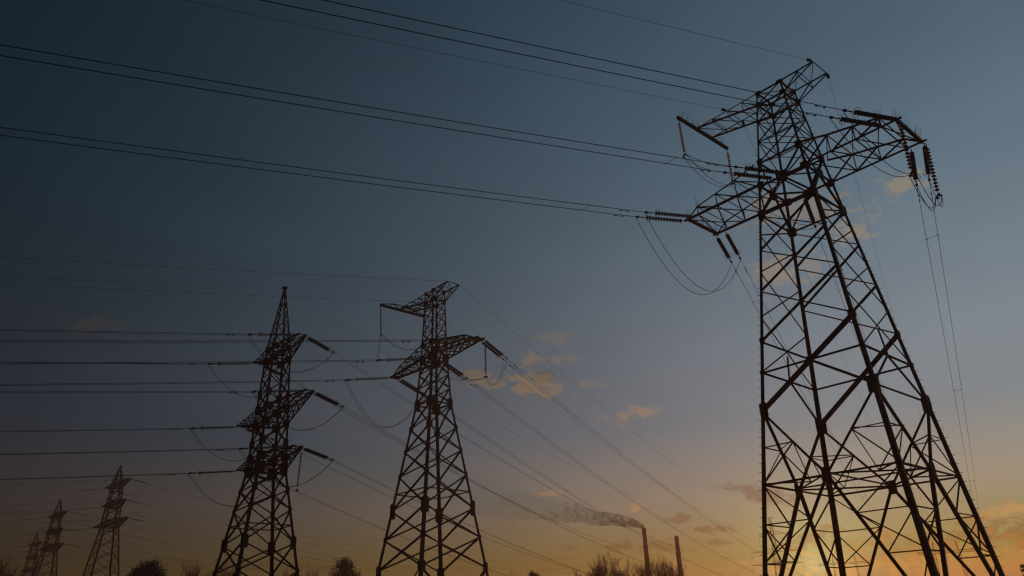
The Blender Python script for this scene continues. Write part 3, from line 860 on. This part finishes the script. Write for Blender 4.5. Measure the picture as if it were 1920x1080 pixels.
ry = t.m('SUBTRACT', sx.outputs['Y'], quad(q0.y, q1.y, q2.y)); rz_ = t.m('SUBTRACT', sx.outputs['Z'], quad(q0.z, q1.z, q2.z))
rho = t.m('DIVIDE', t.m('SQRT', t.m('ADD', t.m('MULTIPLY', ry, ry), t.m('MULTIPLY', rz_, rz_))), t.m('MAXIMUM', quad(f0, f1, f2), .5))
soft = t.m('SUBTRACT', .95, rho, clamp=True)
dn = t.m('MULTIPLY', t.m('SUBTRACT', t.m('ADD', nz.outputs['Fac'], t.m('MULTIPLY', soft, .34)), .585), 6.0, clamp=True)
t.link(t.m('MULTIPLY', t.m('MULTIPLY', dn, fall), thin), pv.inputs['Density'])
sm.data.materials.append(mat)

# ------------------------------------------------------------------ trees
def bare_tree(name, base, height, spread, seed, lab, twig=1.0, dense=0):
    rr = random.Random(seed); o = empty(name, base); tag(o, lab, 'tree', 'trees along the field edge')
    tr, cw = Geo(), Geo()
    cnt = [0]
    def grow(p, d, ln, r_, lvl):
        n = 4; pts = [p]; rads = [r_]
        for i in range(n):
            d = (d + Vector((rr.uniform(-1, 1), rr.uniform(-1, 1), rr.uniform(-.4, .8))) * .16).normalized()
            pts.append(pts[-1] + d * ln / n); rads.append(max(.008, r_ * (1 - .62 * (i + 1) / n)))
        (tr if lvl < 2 else cw).tube(pts, rads, 6 if lvl < 2 else 3, False)
        if lvl >= 4: return
        kids = (13, 7, 6, 5)[lvl]
        for c in range(kids):
            t = rr.uniform(.28 if lvl == 0 else .2, 1.0); i = min(n - 1, int(t * n)); q = pts[i].lerp(pts[i + 1], t * n - i)
            ang = rr.uniform(0, 2 * math.pi); lean = rr.uniform(.45, .95) * spread
            side = Vector((math.cos(ang), math.sin(ang), 0)); nd = (d * 1.0 + side * lean + Vector((0, 0, .35))).normalized()
            grow(q, nd, ln * rr.uniform(.42, .68), max(.010, rads[i] * .55), lvl + 1)
    grow(Vector((0, 0, -.2)), Vector((rr.uniform(-.05, .05), rr.uniform(-.05, .05), 1)), height * .62, height * .020, 0)
    zmax = max(v[2] for v in cw.v); k = height / zmax
    for g2 in (tr, cw): g2.v = [(x * k, y * k, z * k) for x, y, z in g2.v]
    if dense:
        pts_ = [Vector(v) for v in cw.v]
        for i in range(dense):
            p = rr.choice(pts_) + Vector((rr.gauss(0, .16), rr.gauss(0, .16), rr.gauss(0, .16)))
            a = Vector((rr.uniform(-1, 1), rr.uniform(-1, 1), rr.uniform(-1, 1))).normalized(); b = a.orthogonal().normalized(); s_ = rr.uniform(.07, .15)
            cw.add([p - a * s_, p + b * s_ * .6, p + a * s_, p - b * s_ * .6], [(0, 1, 2, 3)])
    tr.obj('trunk', o, M_BARK); cw.obj('crown', o, M_LEAF if dense > 3000 else M_TWIG)
    return o
def leafy_tree(base, height, rx, rz, nleaf, seed, lab, mat, openness=.25):
    rr = random.Random(seed); o = empty('leafy_tree', base); tag(o, lab, 'tree', 'trees along the field edge')
    tr, cw = Geo(), Geo(); cz = height - rz
    tr.tube([(0, 0, -.2), (.05, 0, cz * .5), (0, .05, cz), (0, 0, height - .6)], [.26, .2, .13, .03], 8)
    cl = []
    for i in range(70):
        a, e = rr.uniform(0, 6.283), rr.uniform(-.7, 1.45); q = rr.uniform(.55, .97)
        c = Vector((math.cos(a) * math.cos(e) * rx * q, math.sin(a) * math.cos(e) * rx * q, cz + math.sin(e) * rz * q)); cl.append(c)
        st = Vector((0, 0, cz + (c.z - cz) * .3 - rz * .35)); md = st.lerp(c, .5) + Vector((0, 0, .15))
        tr.tube([st, md, c], [.06, .04, .012], 5, False)
        for k in range(7):
            d = Vector((rr.gauss(0, 1), rr.gauss(0, 1), rr.gauss(.5, 1))).normalized(); cw.tube([c, c + d * rr.uniform(.3, .75)], [.014, .006], 3, False)
    for i in range(nleaf):
        c = rr.choice(cl); s0 = rx * .15
        p = c + Vector((rr.gauss(0, s0), rr.gauss(0, s0), rr.gauss(0, s0 * .9)))
        a = Vector((rr.uniform(-1, 1), rr.uniform(-1, 1), rr.uniform(-1, 1))).normalized(); b = a.orthogonal().normalized(); s_ = rr.uniform(.07, .16)
        cw.add([p - a * s_, p + b * s_ * .6, p + a * s_, p - b * s_ * .6], [(0, 1, 2, 3)])
    tr.obj('trunk', o, M_BARK); cw.obj('crown', o, mat)
def conifer(base, height, seed, lab):
    rr = random.Random(seed); o = empty('conifer_tree', base); tag(o, lab, 'tree', 'trees along the field edge')
    Geo().tube([(0, 0, -.2), (0, 0, height)], [.22, .03], 7).obj('trunk', o, M_BARK); c = Geo()
    z = height * .12
    while z < height:
        ln = (height - z) * .30 + .15
        for k in range(9):
            a = rr.uniform(0, 6.283); d = Vector((math.cos(a), math.sin(a), -.15)); p = Vector((0, 0, z + rr.uniform(-.1, .1)))
            c.tube([p, p + d * ln * .6, p + d * ln + Vector((0, 0, ln * .14))], [.03, .02, .008], 3, False)
            for q in range(16):
                t_ = rr.uniform(.15, 1); e = p + d * ln * t_; s_ = rr.uniform(.12, .28)
                b = Vector((rr.uniform(-1, 1), rr.uniform(-1, 1), rr.uniform(-.6, .3))).normalized(); n_ = b.orthogonal().normalized()
                c.add([e, e + b * s_ + n_ * .03, e + b * s_ * 1.4, e + b * s_ - n_ * .03], [(0, 1, 2, 3)])
        z += .38
    c.obj('crown', o, M_NEED)
TREES = [  # photograph x, y of the top, distance, spread, seed, extra leaves, label
 (320, 1069, 160, .6, 23, 0, 'small bare tree just beside the dark dense leafy tree'),
 (352, 1062, 165, .6, 24, 0, 'thin bare tree, first of two left of the three-armed pylon'),
 (371, 1062, 160, .6, 25, 0, 'thin bare tree, second of two left of the three-armed pylon'),
 (397, 1058, 158, .7, 26, 0, 'bare tree behind the outer leg of the three-armed pylon'),
 (424, 1067, 165, .7, 27, 0, 'low bare tree between the legs of the three-armed pylon'),
 (536, 1072, 165, .7, 28, 0, 'lowest bare tree beside the inner leg of the three-armed pylon'),
 (587, 1066, 160, .7, 29, 400, 'small twiggy tree just past the three-armed pylon'),
 (675, 1064, 152, .7, 31, 900, 'lower twiggy tree leaning beside the poplar-like tree'),
 (625, 1068, 154, .7, 41, 900, 'rounded low twiggy tree at the foot of the poplar-like tree'),
 (970, 1076, 168, .9, 42, 300, 'barely visible treetop left of the small dark bush'),
 (1094, 1057, 150, .75, 33, 500, 'bare tree first in the row before the chimneys'),
 (1131, 1043, 148, .75, 34, 1500, 'tallest bare tree of the row before the chimneys'),
 (1149, 1057, 152, .7, 35, 800, 'bare tree leaning against the tallest one of the chimney row'),
 (1186, 1050, 146, .8, 36, 1800, 'bushy bare tree just before the smoking chimney'),
 (1203, 1053, 150, .7, 37, 600, 'thin bare tree half behind the smoking chimney'),
 (1239, 1051, 150, .7, 38, 700, 'bare tree between the two chimneys'),
 (1262, 1053, 155, .7, 39, 500, 'bare tree just before the shorter chimney'),
 (8, 1050, 120, .8, 40, 0, 'bare shrubby tree at the dark edge of the view'),
 (30, 1066, 125, .8, 43, 0, 'low bare tree beside the pylon at the dark end'),
]
for (x, y, dist_, spr, seed, dense, lab) in TREES:
    p = survey(x, y, dist_)
    bare_tree('leafy_tree' if dense > 3000 else 'bare_tree', (p.x, p.y, 0), p.z * 1.09 + .2, spr * .85, seed, lab, dense=dense)
for x, y, dist_, rx, rz, nl, seed, mt, lab in (
        (285, 1052, 150, 2.9, 3.4, 8000, 21, M_LEAF, 'dark dense rounded tree between the slim pylon and the three-armed pylon'),
        (262, 1067, 153, 2.4, 2.6, 5000, 22, M_LEAF, 'lower dark rounded tree against the foot of the dense one'),
        (648, 1043, 150, 2.7, 4.6, 5200, 30, M_TWIG, 'tall brown poplar-like tree between two pylons'),
        (999, 1072, 160, 1.6, 1.9, 2200, 52, M_LEAF, 'small dark round treetop alone beyond the middle-sized pylon')):
    p = survey(x, y, dist_); leafy_tree((p.x, p.y, 0), p.z, rx, rz, nl, seed, lab, mt)
p = survey(1918, 1057, 95); conifer((p.x, p.y, 0), p.z, 5, 'dark conifer cut off by the edge beyond the nearest pylon')

# ------------------------------------------------------------------ haze
g_ = Geo().box((0, 0, 23.9), (3200, 0, 0), (0, 3200, 0), (0, 0, 25.4))
hz = g_.obj('haze', None, None, 'stuff'); tag(hz, 'thin warm evening haze over the whole field', 'haze')
mat = bpy.data.materials.new('haze'); mat.use_nodes = True
t = NT(mat.node_tree); mat.node_tree.nodes.clear()
pv = t.n('ShaderNodeVolumePrincipled'); mo = t.n('ShaderNodeOutputMaterial'); t.link(pv.outputs[0], mo.inputs['Volume'])
pv.inputs['Color'].default_value = (.95, .93, .9, 1); pv.inputs['Density'].default_value = 8e-4; pv.inputs['Anisotropy'].default_value = .62
hz.data.materials.append(mat)
